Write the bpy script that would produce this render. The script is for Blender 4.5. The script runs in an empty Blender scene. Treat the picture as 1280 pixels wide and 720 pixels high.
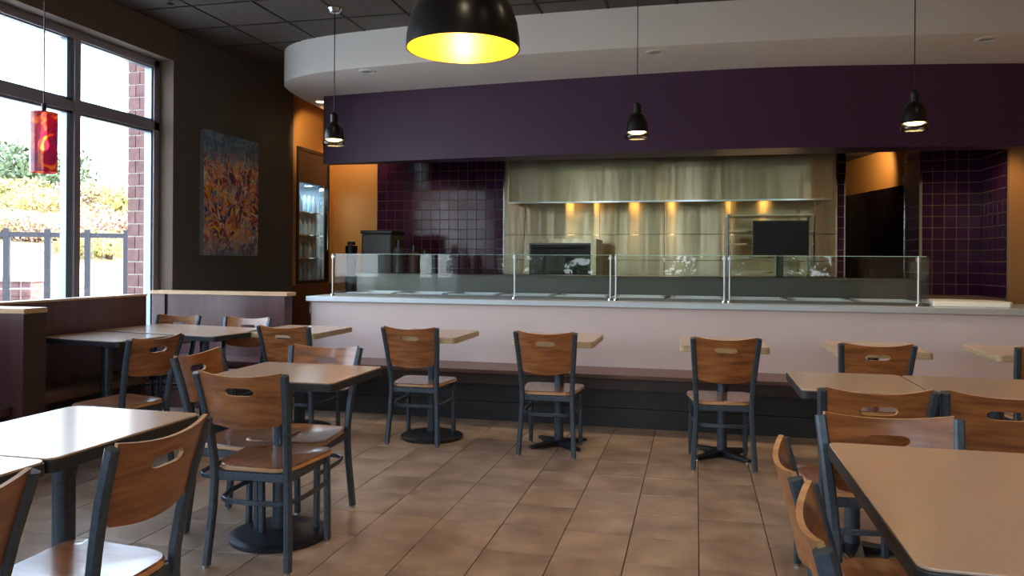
import bpy, bmesh, math, random
from mathutils import Vector, Matrix
random.seed(7)
R = math.radians
S = bpy.context.scene
C = S.collection

# ------------------------------------------------------------------ camera
H = 1.29
YAW = math.atan(230 / 952)
cam = bpy.data.cameras.new('camera')
cam.sensor_fit = 'HORIZONTAL'; cam.sensor_width = 36
cam.lens = 36 * 952 / 1280
cam.shift_y = -34.7 / 1280
cam.clip_end = 300
co = bpy.data.objects.new('camera', cam); C.objects.link(co)
co.rotation_mode = 'XYZ'
co.matrix_world = Matrix.Translation((0, 0, H)) @ Matrix.Rotation(YAW, 4, 'Z') @ Matrix.Rotation(R(90), 4, 'X') @ Matrix.Rotation(0.0062, 4, 'Z')
S.camera = co

# ------------------------------------------------------------------ world, sun, exposure
w = bpy.data.worlds.new('sky'); S.world = w; w.use_nodes = True
nt = w.node_tree; nt.nodes.clear()
wo = nt.nodes.new('ShaderNodeOutputWorld'); bg = nt.nodes.new('ShaderNodeBackground')
tc = nt.nodes.new('ShaderNodeTexCoord'); sx = nt.nodes.new('ShaderNodeSeparateXYZ'); rp = nt.nodes.new('ShaderNodeValToRGB')
nt.links.new(tc.outputs['Generated'], sx.inputs[0]); nt.links.new(sx.outputs['Z'], rp.inputs[0])
e = rp.color_ramp.elements
e[0].position = 0.0; e[0].color = (.80, .86, .92, 1)
e[1].position = 0.6; e[1].color = (.50, .70, 1.0, 1)
nt.links.new(rp.outputs[0], bg.inputs[0]); bg.inputs[1].default_value = 4.8
nt.links.new(bg.outputs[0], wo.inputs[0])
sun = bpy.data.lights.new('sun', 'SUN'); sun.energy = 9; sun.angle = R(.6); sun.color = (1, .93, .82)
so = bpy.data.objects.new('sun', sun); C.objects.link(so)
so.rotation_euler = Vector((-.62, -.45, -.64)).to_track_quat('-Z', 'Y').to_euler()
S.view_settings.view_transform = 'Standard'; S.view_settings.look = 'None'
S.view_settings.gamma = 1; S.view_settings.use_curve_mapping = False
S.view_settings.exposure = 0.95
def portal(name, loc, rot, sx_, sy_):
    l = bpy.data.lights.new(name, 'AREA'); l.shape = 'RECTANGLE'; l.size = sx_; l.size_y = sy_; l.cycles.is_portal = True
    o = bpy.data.objects.new(name, l); o.location = loc; o.rotation_euler = rot; C.objects.link(o)
portal('window_portal', (-5.2, 3.6, 1.85), (0, R(-90), 0), 2.7, 5.4)
portal('window_portal', (-5.2, -1.7, 1.85), (0, R(-90), 0), 2.7, 2.8)
portal('window_portal', (-.8, -3.75, 1.95), (R(90), 0, 0), 7, 2.0)

# ------------------------------------------------------------------ materials
def lin(c):
    return tuple((v / 255 / 12.92) if v / 255 <= .04045 else ((v / 255 + .055) / 1.055) ** 2.4 for v in c) + (1,)
def mat(name, col, rough=.5, metal=0, spec=.5, noise=None, bump=None, emit=None, coat=0, rand=0):
    m = bpy.data.materials.new(name); m.use_nodes = True
    n = m.node_tree; b = n.nodes['Principled BSDF']
    c1 = lin(col)
    b.inputs['Base Color'].default_value = c1
    b.inputs['Roughness'].default_value = rough; b.inputs['Metallic'].default_value = metal
    b.inputs['Specular IOR Level'].default_value = spec
    b.inputs['Coat Weight'].default_value = coat; b.inputs['Coat Roughness'].default_value = .12
    src = None
    if noise or bump:
        tc = n.nodes.new('ShaderNodeTexCoord')
    if noise:
        col2, scale, stretch = noise[:3]
        mp = n.nodes.new('ShaderNodeMapping'); mp.inputs['Scale'].default_value = stretch
        n.links.new(tc.outputs['Object'], mp.inputs[0])
        nz = n.nodes.new('ShaderNodeTexNoise'); nz.inputs['Scale'].default_value = scale; nz.inputs['Detail'].default_value = 5
        if rand:
            oi = n.nodes.new('ShaderNodeObjectInfo'); va = n.nodes.new('ShaderNodeVectorMath'); va.operation = 'ADD'
            vm = n.nodes.new('ShaderNodeMath'); vm.operation = 'MULTIPLY'; vm.inputs[1].default_value = 40
            n.links.new(oi.outputs['Random'], vm.inputs[0]); n.links.new(mp.outputs[0], va.inputs[0]); n.links.new(vm.outputs[0], va.inputs[1])
            n.links.new(va.outputs[0], nz.inputs['Vector'])
        else:
            n.links.new(mp.outputs[0], nz.inputs['Vector'])
        r = n.nodes.new('ShaderNodeValToRGB'); r.color_ramp.elements[0].position = .32; r.color_ramp.elements[1].position = .68
        r.color_ramp.elements[0].color = c1; r.color_ramp.elements[1].color = lin(col2)
        n.links.new(nz.outputs[0], r.inputs[0]); src = r.outputs[0]
        if rand:
            hs = n.nodes.new('ShaderNodeHueSaturation'); mr = n.nodes.new('ShaderNodeMapRange')
            mr.inputs[3].default_value = 1 - rand; mr.inputs[4].default_value = 1 + rand
            n.links.new(oi.outputs['Random'], mr.inputs[0]); n.links.new(mr.outputs[0], hs.inputs['Value']); n.links.new(src, hs.inputs['Color'])
            src = hs.outputs[0]
        n.links.new(src, b.inputs['Base Color'])
    if bump:
        scale, stretch, st = bump
        mp = n.nodes.new('ShaderNodeMapping'); mp.inputs['Scale'].default_value = stretch
        n.links.new(tc.outputs['Object'], mp.inputs[0])
        nz = n.nodes.new('ShaderNodeTexNoise'); nz.inputs['Scale'].default_value = scale; nz.inputs['Detail'].default_value = 3
        n.links.new(mp.outputs[0], nz.inputs['Vector'])
        bp = n.nodes.new('ShaderNodeBump'); bp.inputs['Strength'].default_value = st; bp.inputs['Distance'].default_value = .02
        n.links.new(nz.outputs[0], bp.inputs['Height']); n.links.new(bp.outputs[0], b.inputs['Normal'])
    if emit:
        b.inputs['Emission Color'].default_value = lin(emit[0]); b.inputs['Emission Strength'].default_value = emit[1]
    return m
def glass_mat(name, tint, gl=.9, f=.04):
    m = bpy.data.materials.new(name); m.use_nodes = True
    n = m.node_tree; n.nodes.clear()
    o = n.nodes.new('ShaderNodeOutputMaterial'); t = n.nodes.new('ShaderNodeBsdfTransparent'); g = n.nodes.new('ShaderNodeBsdfGlossy')
    mx = n.nodes.new('ShaderNodeMixShader'); lw = n.nodes.new('ShaderNodeLayerWeight'); lw.inputs[0].default_value = .5
    pw = n.nodes.new('ShaderNodeMath'); pw.operation = 'POWER'; pw.inputs[1].default_value = 5
    fr = n.nodes.new('ShaderNodeMath'); fr.operation = 'MULTIPLY_ADD'; fr.inputs[1].default_value = .9; fr.inputs[2].default_value = f
    n.links.new(lw.outputs['Facing'], pw.inputs[0]); n.links.new(pw.outputs[0], fr.inputs[0])
    t.inputs[0].default_value = tint + (1,); g.inputs['Roughness'].default_value = .01; g.inputs[0].default_value = (gl, gl, gl, 1)
    n.links.new(fr.outputs[0], mx.inputs[0]); n.links.new(t.outputs[0], mx.inputs[1]); n.links.new(g.outputs[0], mx.inputs[2])
    n.links.new(mx.outputs[0], o.inputs[0]); return m
M = {}
M['tile'] = mat('floor_tile', (128, 104, 88), .30, noise=((168, 144, 122), 5, (1, 1, 1)), bump=(9, (1, 1, 1), .10), rand=.07)
M['grout'] = mat('grout', (62, 48, 40), .8)
M['steel_dark'] = mat('dark_blue_grey_powder_coat', (60, 70, 80), .34, .45, noise=((78, 88, 98), 60, (1, 1, 1)))
M['wood'] = mat('honey_plywood', (112, 64, 32), .30, coat=.5, noise=((162, 102, 56), 5, (1.2, 3, 9)), rand=.10)
M['wood_seat'] = mat('worn_seat_wood', (104, 62, 38), .28, coat=.5, noise=((150, 100, 66), 6, (6, 1.3, 3)), rand=.10)
M['ply'] = mat('plywood_edge', (196, 152, 104), .5, noise=((160, 116, 76), 8, (1, 1, 30)))
M['table'] = mat('tan_laminate', (184, 156, 134), .20, noise=((190, 162, 140), 90, (1, 1, 1)), rand=.03)
M['tedge'] = mat('black_table_edge', (38, 38, 40), .4)
M['butcher'] = mat('light_wood_edge', (198, 176, 140), .5, noise=((170, 144, 106), 6, (2, 2, 30)))
M['black'] = mat('black_iron', (30, 32, 36), .35, .3)
M['white_wall'] = mat('pinkish_white_panel', (232, 212, 206), .38, noise=((224, 203, 198), 2, (1, 1, 1)))
M['steel'] = mat('brushed_steel', (226, 214, 184), .22, 1, noise=((180, 168, 134), 1.4, (2, 2, .2)), bump=(1.3, (1.7, 1.7, .12), .8))  # tall streaks in the base colour imitate vertical reflection bands
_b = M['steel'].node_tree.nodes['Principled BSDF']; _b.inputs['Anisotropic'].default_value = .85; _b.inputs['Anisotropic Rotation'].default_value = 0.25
M['steel_plain'] = mat('counter_steel', (200, 208, 214), .34, .6)
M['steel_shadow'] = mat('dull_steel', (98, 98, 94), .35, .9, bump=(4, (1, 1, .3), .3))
M['chrome'] = mat('chrome', (200, 205, 205), .12, 1)
M['bench'] = mat('dark_walnut_bench', (78, 52, 44), .32, noise=((98, 66, 54), 5, (1, 8, 8)))
M['apron'] = mat('walnut_apron', (60, 40, 34), .45)
M['kick'] = mat('dark_grey_kick', (40, 40, 42), .5, noise=((48, 48, 50), 6, (1, 1, 1)))
M['booth'] = mat('burgundy_brown_laminate', (70, 42, 42), .30, noise=((86, 54, 54), 3, (6, 6, .6)))
M['booth_seat'] = mat('brown_vinyl_seat', (92, 64, 50), .42)
M['cap'] = mat('pale_maple_cap', (206, 168, 128), .4, noise=((186, 148, 108), 6, (1, 8, 8)))
M['brown_wall'] = mat('taupe_brown_paint', (108, 90, 78), .85)
M['dark_wall'] = mat('charcoal_paint', (88, 84, 80), .8, noise=((94, 90, 85), 3, (1, 1, 1)))
M['orange'] = mat('ochre_orange_paint', (190, 134, 68), .6)
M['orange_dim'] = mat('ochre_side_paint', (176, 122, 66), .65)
M['purple'] = mat('purple_paint', (70, 36, 68), .5)
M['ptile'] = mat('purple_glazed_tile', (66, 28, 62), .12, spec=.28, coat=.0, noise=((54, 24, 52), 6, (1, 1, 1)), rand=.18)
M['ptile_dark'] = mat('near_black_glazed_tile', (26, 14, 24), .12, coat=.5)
M['pgrout'] = mat('tan_grout', (142, 112, 84), .7)
M['soffit'] = mat('warm_white_plaster', (246, 238, 228), .8)
M['ceil'] = mat('dark_ceiling_tile', (78, 70, 64), .7, noise=((88, 79, 72), 30, (1, 1, 1)), rand=.12)
M['tbar'] = mat('ceiling_grid_bar', (30, 26, 24), .6)
M['frame'] = mat('dark_bronze_aluminium', (158, 152, 160), .36, .35)
M['frame_lit'] = mat('aluminium_skylight_tint', (140, 156, 166), .35, .6)  # frame aluminium with blue skylight put into the colour
M['brick'] = mat('red_brown_brick', (112, 78, 74), .85, noise=((136, 98, 92), 12, (1, 1, 1)), rand=.12)
M['mortar'] = mat('pale_mortar', (206, 198, 190), .9)
M['pale'] = mat('pale_render', (196, 196, 190), .8)
M['glass'] = glass_mat('clear_glass', (.97, .985, .98))
M['gedge'] = mat('green_glass_edge', (150, 186, 172), .1)
M['guard'] = glass_mat('sneeze_glass', (.94, .96, .95), .6)
M['screen'] = mat('black_screen', (6, 6, 7), .22, spec=.25)
M['plastic'] = mat('black_plastic', (20, 20, 22), .4)
M['greyplastic'] = mat('grey_appliance_plastic', (84, 82, 74), .45)
M['brownplastic'] = mat('brown_container', (90, 60, 42), .5)
M['lampblack'] = mat('satin_black_lamp', (26, 23, 22), .28)
M['gold'] = mat('yellow_lamp_lining', (250, 190, 30), .35)
M['bulb'] = mat('warm_bulb', (255, 240, 210), .4, emit=((255, 226, 170), 14))
M['bulb_soft'] = mat('pendant_diffuser', (255, 240, 210), .4, emit=((255, 226, 160), 9))
M['bulb_hood'] = mat('hood_lamp_glow', (255, 220, 160), .4, emit=((255, 196, 110), 5))
M['lamp_glass'] = glass_mat('smoky_lamp_glass', (.75, .70, .62), .9)
M['white'] = mat('white_board', (226, 222, 214), .4)
M['rail'] = mat('fence_metal', (44, 42, 48), .6)
M['mesh_m'] = mat('fence_wire', (150, 148, 150), .6)
M['ground'] = mat('pale_paving', (196, 190, 182), .9, noise=((214, 208, 200), .4, (1, 1, 1)))
M['asphalt'] = mat('asphalt', (74, 74, 74), .9, noise=((84, 84, 82), 2, (1, 1, 1)))
M['hill'] = mat('dry_hillside', (196, 180, 130), .95, noise=((206, 176, 146), .35, (1, 1, 1)))
for nm, a, b_ in (('leaf_green', (88, 104, 76), (112, 124, 90)), ('leaf_yellow', (168, 164, 106), (190, 178, 116)), ('leaf_orange', (196, 152, 112), (206, 168, 128)), ('leaf_pink', (196, 158, 142), (210, 182, 162))):
    M[nm] = mat(nm, a, .8, noise=(b_, 2.5, (1, 1, 1)))
M['bark'] = mat('bark', (84, 66, 52), .9)
M['bottle'] = mat('blue_bottles', (90, 140, 170), .2, noise=((170, 190, 200), 4, (1, 1, 1)), rand=.4)
M['cooler_in'] = mat('cooler_lining', (150, 180, 195), .5)
M['wood_dark'] = mat('dark_stained_wood', (86, 50, 30), .45, noise=((104, 62, 38), 4, (1, 1, 6)))

# painting: abstract brushwork
def paint_mat():
    m = bpy.data.materials.new('abstract_brushwork'); m.use_nodes = True
    n = m.node_tree; b = n.nodes['Principled BSDF']; b.inputs['Roughness'].default_value = .5
    tc = n.nodes.new('ShaderNodeTexCoord')
    nz = n.nodes.new('ShaderNodeTexNoise'); nz.inputs['Scale'].default_value = 4.0; nz.inputs['Detail'].default_value = 3; nz.inputs['Distortion'].default_value = 2.2
    n.links.new(tc.outputs['Object'], nz.inputs['Vector'])
    vm = n.nodes.new('ShaderNodeVectorMath'); vm.operation = 'MULTIPLY_ADD'; vm.inputs[1].default_value = (.35, .35, .35)
    n.links.new(nz.outputs['Color'], vm.inputs[0]); n.links.new(tc.outputs['Object'], vm.inputs[2])
    vo = n.nodes.new('ShaderNodeTexVoronoi'); vo.inputs['Scale'].default_value = 17; vo.feature = 'F1'
    mp = n.nodes.new('ShaderNodeMapping'); mp.inputs['Scale'].default_value = (1, 1.4, .8); mp.inputs['Rotation'].default_value = (.5, 0, 0)
    n.links.new(vm.outputs[0], mp.inputs[0]); n.links.new(mp.outputs[0], vo.inputs['Vector'])
    sp = n.nodes.new('ShaderNodeSeparateXYZ'); n.links.new(vo.outputs['Color'], sp.inputs[0])
    r = n.nodes.new('ShaderNodeValToRGB'); r.color_ramp.interpolation = 'EASE'
    cols = [(74, 54, 100), (184, 70, 50), (240, 140, 50), (255, 206, 90), (226, 150, 136), (255, 230, 205), (120, 130, 172)]
    while len(r.color_ramp.elements) < len(cols): r.color_ramp.elements.new(.5)
    for i, c_ in enumerate(cols):
        r.color_ramp.elements[i].position = .08 + .84 * i / (len(cols) - 1); r.color_ramp.elements[i].color = lin(c_)
    n.links.new(sp.outputs[0], r.inputs[0])
    # blue at top and bottom rims
    s2 = n.nodes.new('ShaderNodeSeparateXYZ'); n.links.new(vm.outputs[0], s2.inputs[0])
    r2 = n.nodes.new('ShaderNodeValToRGB'); E = r2.color_ramp.elements
    E[0].position = 0; E[0].color = (1, 1, 1, 1); E[1].position = .22; E[1].color = (0, 0, 0, 1)
    a = E.new(.68); a.color = (0, 0, 0, 1); a = E.new(.84); a.color = (1, 1, 1, 1)
    mr = n.nodes.new('ShaderNodeMapRange'); mr.inputs[1].default_value = -.46; mr.inputs[2].default_value = .82
    n.links.new(s2.outputs[2], mr.inputs[0]); n.links.new(mr.outputs[0], r2.inputs[0])
    bl = n.nodes.new('ShaderNodeValToRGB'); bl.color_ramp.elements[0].color = lin((60, 86, 120)); bl.color_ramp.elements[1].color = lin((130, 164, 180))
    n.links.new(sp.outputs[1], bl.inputs[0])
    mx = n.nodes.new('ShaderNodeMix'); mx.data_type = 'RGBA'
    n.links.new(r2.outputs[0], mx.inputs[0]); n.links.new(r.outputs[0], mx.inputs[6]); n.links.new(bl.outputs[0], mx.inputs[7])
    n.links.new(mx.outputs[2], b.inputs['Base Color'])
    return m
M['painting'] = paint_mat()
def redglass():
    m = bpy.data.materials.new('mottled_red_art_glass'); m.use_nodes = True
    n = m.node_tree; b = n.nodes['Principled BSDF']; b.inputs['Roughness'].default_value = .15
    tc = n.nodes.new('ShaderNodeTexCoord'); nz = n.nodes.new('ShaderNodeTexNoise'); nz.inputs['Scale'].default_value = 7; nz.inputs['Distortion'].default_value = 1.5
    n.links.new(tc.outputs['Object'], nz.inputs['Vector'])
    r = n.nodes.new('ShaderNodeValToRGB'); cols = [(96, 44, 104), (130, 30, 84), (165, 30, 60), (235, 140, 44), (90, 50, 112)]
    while len(r.color_ramp.elements) < 5: r.color_ramp.elements.new(.5)
    for i, c_ in enumerate(cols):
        r.color_ramp.elements[i].position = .25 + .5 * i / 4; r.color_ramp.elements[i].color = lin(c_)
    n.links.new(nz.outputs[0], r.inputs[0]); n.links.new(r.outputs[0], b.inputs['Base Color'])
    b.inputs['Transmission Weight'].default_value = .55
    n.links.new(r.outputs[0], b.inputs['Emission Color']); b.inputs['Emission Strength'].default_value = .12
    return m
M['redglass'] = redglass()

# ------------------------------------------------------------------ mesh helpers
class MB:
    def __init__(s): s.v = []; s.f = []; s.m = []
    def quad(s, *p, m=0):
        i = len(s.v); s.v += [tuple(q) for q in p]; s.f.append(tuple(range(i, i + len(p)))); s.m.append(m)
    def box(s, x0, x1, y0, y1, z0, z1, m=0):
        i = len(s.v)
        s.v += [(x, y, z) for z in (z0, z1) for y in (y0, y1) for x in (x0, x1)]
        for q in ((0, 2, 3, 1), (4, 5, 7, 6), (0, 1, 5, 4), (2, 6, 7, 3), (0, 4, 6, 2), (1, 3, 7, 5)):
            s.f.append(tuple(i + k for k in q)); s.m.append(m)
        return s
    def prism(s, pts, z0, z1, m=0, ms=None):
        i = len(s.v); n = len(pts); ms = m if ms is None else ms
        s.v += [(x, y, z0) for x, y in pts] + [(x, y, z1) for x, y in pts]
        s.f.append(tuple(i + k for k in range(n))[::-1]); s.m.append(m)
        s.f.append(tuple(i + n + k for k in range(n))); s.m.append(m)
        for k in range(n):
            j = (k + 1) % n; s.f.append((i + k, i + j, i + n + j, i + n + k)); s.m.append(ms)
        return s
    def lathe(s, prof, cx=0, cy=0, n=24, m=0, close=False):
        i = len(s.v); k = len(prof)
        for a in range(n):
            t = 2 * math.pi * a / n
            s.v += [(cx + r * math.cos(t), cy + r * math.sin(t), z) for r, z in prof]
        for a in range(n):
            b = (a + 1) % n
            for j in range(k - 1 if not close else k):
                j2 = (j + 1) % k
                s.f.append((i + a * k + j, i + b * k + j, i + b * k + j2, i + a * k + j2)); s.m.append(m)
        return s
    def sweep(s, path, wx, wy, side=(1, 0, 0), m=0):
        # square tube along path; side = reference side direction
        i = len(s.v); P = [Vector(p) for p in path]; n = len(P); sd0 = Vector(side)
        for k, p in enumerate(P):
            t = (P[min(k + 1, n - 1)] - P[max(k - 1, 0)]).normalized()
            sd = (sd0 - t * sd0.dot(t)).normalized(); up = t.cross(sd)
            b = min(wx, wy) * .22
            for a, c in ((-wx / 2 + b, -wy / 2), (wx / 2 - b, -wy / 2), (wx / 2, -wy / 2 + b), (wx / 2, wy / 2 - b), (wx / 2 - b, wy / 2), (-wx / 2 + b, wy / 2), (-wx / 2, wy / 2 - b), (-wx / 2, -wy / 2 + b)):
                s.v.append(tuple(p + sd * a + up * c))
        for k in range(n - 1):
            for a in range(8):
                b = (a + 1) % 8
                s.f.append((i + k * 8 + a, i + k * 8 + b, i + k * 8 + 8 + b, i + k * 8 + 8 + a)); s.m.append(m)
        s.f.append(tuple(i + a for a in range(8))[::-1]); s.m.append(m)
        s.f.append(tuple(i + (n - 1) * 8 + a for a in range(8))); s.m.append(m)
        return s
    def tube(s, path, r, n=8, m=0):
        i = len(s.v); P = [Vector(p) for p in path]; k = len(P)
        for j, p in enumerate(P):
            t = (P[min(j + 1, k - 1)] - P[max(j - 1, 0)]).normalized()
            a = Vector((0, 0, 1)) if abs(t.z) < .9 else Vector((1, 0, 0))
            u = t.cross(a).normalized(); v = t.cross(u)
            for q in range(n):
                th = 2 * math.pi * q / n; s.v.append(tuple(p + u * r * math.cos(th) + v * r * math.sin(th)))
        for j in range(k - 1):
            for q in range(n):
                b = (q + 1) % n; s.f.append((i + j * n + q, i + j * n + b, i + j * n + n + b, i + j * n + n + q)); s.m.append(m)
        s.f.append(tuple(i + q for q in range(n))[::-1]); s.m.append(m)
        s.f.append(tuple(i + (k - 1) * n + q for q in range(n))); s.m.append(m)
        return s
    def build(s, name, mats, parent=None, smooth=False, bevel=0, loc=None, angle=35, tag_=None):
        me = bpy.data.meshes.new(name); me.from_pydata(s.v, [], s.f)
        mats = mats if isinstance(mats, (list, tuple)) else [mats]
        for q in mats: me.materials.append(M[q] if isinstance(q, str) else q)
        me.polygons.foreach_set('material_index', s.m)
        bm = bmesh.new(); bm.from_mesh(me)
        bmesh.ops.remove_doubles(bm, verts=bm.verts, dist=1e-5)
        bmesh.ops.recalc_face_normals(bm, faces=bm.faces)
        if bevel:
            ed = [e_ for e_ in bm.edges if len(e_.link_faces) == 2 and e_.calc_face_angle(0) > R(40)]
            bmesh.ops.bevel(bm, geom=ed, offset=bevel, segments=2, affect='EDGES', profile=.6, clamp_overlap=True)
        bm.to_mesh(me); bm.free()
        if smooth and not bevel:
            me.polygons.foreach_set('use_smooth', [True] * len(me.polygons))
            me.set_sharp_from_angle(angle=R(angle))
        o = bpy.data.objects.new(name, me); C.objects.link(o)
        if parent is not None: o.parent = parent
        if loc: o.location = loc
        return o
def tag(o, label=None, cat=None, group=None, kind=None):
    if label: o['label'] = label
    if cat: o['category'] = cat
    if group: o['group'] = group
    if kind: o['kind'] = kind
    return o
def thing(name, label, cat, loc=(0, 0, 0), rz=0, group=None):
    o = bpy.data.objects.new(name, None); o.empty_display_size = .1; C.objects.link(o)
    o.location = loc; o.rotation_euler = (0, 0, rz); return tag(o, label, cat, group)
def struct(o): o['kind'] = 'structure'; return o
def box(name, m, x0, x1, y0, y1, z0, z1, parent=None, bevel=0):
    return MB().box(x0, x1, y0, y1, z0, z1).build(name, m, parent, bevel=bevel)
def inst(name, src, parent, loc, rz=0, rot=None, scale=None):
    o = bpy.data.objects.new(name, src.data if hasattr(src, 'data') else src); C.objects.link(o); o.parent = parent
    o.location = loc; o.rotation_euler = rot or (0, 0, rz)
    if scale: o.scale = scale
    return o
def copy_tree(o, parent=None):
    c = o.copy(); C.objects.link(c); c.parent = parent
    for ch in list(o.children): copy_tree(ch, c)
    return c

# ================================================================== STRUCTURE
WX = -4.85; RX = 3.12; YB = 9.6; YF = -3.5; HC = 3.48
# ---- floor with individual tiles
fl = struct(box('floor', 'grout', WX - .3, RX + .3, YF - .2, 12.2, -.12, -.006))
TX, TY, X0, Y0 = .311, .326, .02, 3.283
mt = MB(); hx, hy = TX / 2 - .0022, TY / 2 - .0022
mt.prism([(-hx, -hy), (hx, -hy), (hx, hy), (-hx, hy)], -.008, 0)
proto = mt.build('tile', 'tile', fl, bevel=.0018); tm = proto.data
first = True; rest = MB()
xi0 = -14; xi1 = 9
for i in range(math.ceil((WX - X0) / TX), int((RX - X0) / TX)):
    for j in range(math.ceil((YF - Y0) / TY), int((9.6 - Y0) / TY)):
        cx, cy = X0 + (i + .5) * TX, Y0 + (j + .5) * TY
        d = .2348 * -cx + .972 * cy; u = (.972 * cx + .2348 * cy) / d if d > .2 else 9
        vis = d > 1.7 and abs(u) < .76 and cy < 6.0 and cy > 2.0 and cx > -4.3
        if vis:
            z = random.uniform(-.0006, .0006)
            if first: proto.location = (cx, cy, z); first = False
            else: inst('tile', tm, fl, (cx, cy, z))
        else:
            rest.prism([(cx - hx, cy - hy), (cx + hx, cy - hy), (cx + hx, cy + hy), (cx - hx, cy + hy)], -.006, 0)
o = rest.build('tile_field', 'tile', fl); o['kind'] = 'stuff'

# ---- ceiling with panels and recessed grid bars
ce = struct(box('ceiling', 'tbar', WX - .3, RX + .3, YF - .2, YB + .2, HC + .02, HC + .2))
CP = .586; cX0, cY0 = -4.27, 5.77
for i in range(-1, 13):
    x0 = max(cX0 + i * CP, WX); x1 = min(cX0 + (i + 1) * CP, RX)
    if x1 - x0 < .05: continue
    for j in range(-16, 3):
        y0 = max(cY0 + j * CP, YF); y1 = cY0 + (j + 1) * CP
        if y0 > 7.0 or y1 - y0 < .05: continue
        box('ceiling_panel', 'ceil', x0 + .012, x1 - .012, y0 + .012, y1 - .012, HC, HC + .019, ce)
# grid bars (inverted T flanges), slightly proud
g = MB()
for i in range(0, 14):
    x = cX0 + i * CP
    if x < RX: g.box(x - .006, x + .006, YF, 7.1, HC - .004, HC + .018)
for j in range(-15, 3):
    y = cY0 + j * CP; g.box(WX, RX, y - .006, y + .006, HC - .004, HC + .018)
g.build('grid_bars', 'tbar', ce)

# ---- left wall (window wall)
def wall_x(name, m, x0, x1, ya, yb, za, zb, holes):
    b = MB(); y = ya
    for (h0, h1, k0, k1) in sorted(holes):
        b.box(x0, x1, y, h0, za, zb); b.box(x0, x1, h0, h1, za, k0); b.box(x0, x1, h0, h1, k1, zb); y = h1
    b.box(x0, x1, y, yb, za, zb)
    return struct(b.build(name, m))
wall_x('wall_left', 'brown_wall', WX - .3, WX, YF - .2, 6.32, 0, HC, [(-3.1, -.3, .5, 3.17), (.9, 6.295, .5, 3.17)])
struct(box('wall_left_far', 'dark_wall', WX - .3, WX, 6.32, 8.52, 0, HC))
wall_x('wall_left_end', 'orange', WX - .3, WX, 8.52, YB + .2, 0, HC, [(8.60, 9.45, .98, 2.70)])
box('sill_wall', 'wood_dark', WX, WX + .02, 8.52, YB, 0, .96, bpy.data.objects['wall_left_end'])
struct(box('baseboard_left', 'black', WX, WX + .015, 6.35, 8.5, 0, .12))
# windows on the left
FX = -5.02
def window(name, y0, y1, mull, z0, z1, zt=(2.5, 2.585)):
    b = MB(); d = .09
    b.box(FX - d, FX + .02, y0, y0 + .06, z0, z1)
    wn = struct(b.build(name, 'frame', bevel=.004))
    for nm, q in (('jamb', (y1 - .075, y1, z0, z1)), ('head', (y0, y1, z1 - .07, z1)), ('sill', (y0, y1, z0, z0 + .06)), ('transom', (y0, y1, zt[0], zt[1]))):
        box(nm, 'frame', FX - d, FX + .02, q[0], q[1], q[2], q[3], wn, bevel=.004)
    for mv in mull: box('mullion', 'frame', FX - d, FX + .025, mv + .055, mv + .12, z0, z1, wn, bevel=.004)
    ys = [y0] + [v for mv in mull for v in (mv + .055, mv + .12)] + [y1]
    st = MB()
    for k in range(0, len(ys), 2):
        for (za, zb) in ((z0 + .05, zt[0]), (zt[1], z1 - .06)):
            a, c = ys[k] + .0, ys[k + 1]
            # glazing stops around each pane, tinted to imitate skylit frame sides
            e_ = .022
            st.box(FX - .06, FX - .0, a, a + e_ + (.05 if k == 0 else 0), za, zb); st.box(FX - .06, FX - .0, c - e_ - (.07 if k == len(ys) - 2 else .035), c, za, zb)
            st.box(FX - .06, FX - .0, a, c, za, za + e_); st.box(FX - .06, FX - .0, a, c, zb - e_, zb)
            MB().box(FX - .045, FX - .039, a + .01, c - .01, za + .01, zb - .01).build('pane', 'glass', wn)
    st.build('glazing_stop', 'frame_lit', wn)
    return wn
window('window_1', .9, 6.295, [2.75, 5.21], .5, 3.17)
window('window_2', -3.1, -.3, [-1.75], .5, 3.17)
# ---- front wall behind the camera, with shop windows
b = MB(); YW = YF
b.box(WX - .3, RX + .3, YW - .2, YW, 0, .95); b.box(WX - .3, RX + .3, YW - .2, YW, 2.95, HC)
xs = [(-4.85, -4.3), (-2.1, -1.9), (.3, .5), (2.7, 3.12)]
for a, c in xs: b.box(a, c, YW - .2, YW, .95, 2.95)
struct(b.build('wall_front', 'brown_wall'))
for k, (a, c) in enumerate([(-4.3, -2.1), (-1.9, .3), (.5, 2.7)]):
    b = MB(); b.box(a, a + .06, YW - .15, YW - .05, .95, 2.95); wn = struct(b.build('window_%d' % (k + 3), 'frame'))
    for q in ((c - .06, c, .95, 2.95), (a, c, 2.88, 2.95), (a, c, .95, 1.01), ((a + c) / 2 - .03, (a + c) / 2 + .03, .95, 2.95), (a, c, 2.2, 2.28)):
        box('mullion', 'frame', q[0], q[1], YW - .15, YW - .05, q[2], q[3], wn)
    box('pane', 'glass', a + .03, c - .03, YW - .105, YW - .099, .98, 2.92, wn)
# ---- right wall
wr = struct(box('wall_right', 'orange_dim', RX, RX + .25, YF - .2, YB + 2.6, 0, HC))
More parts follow.
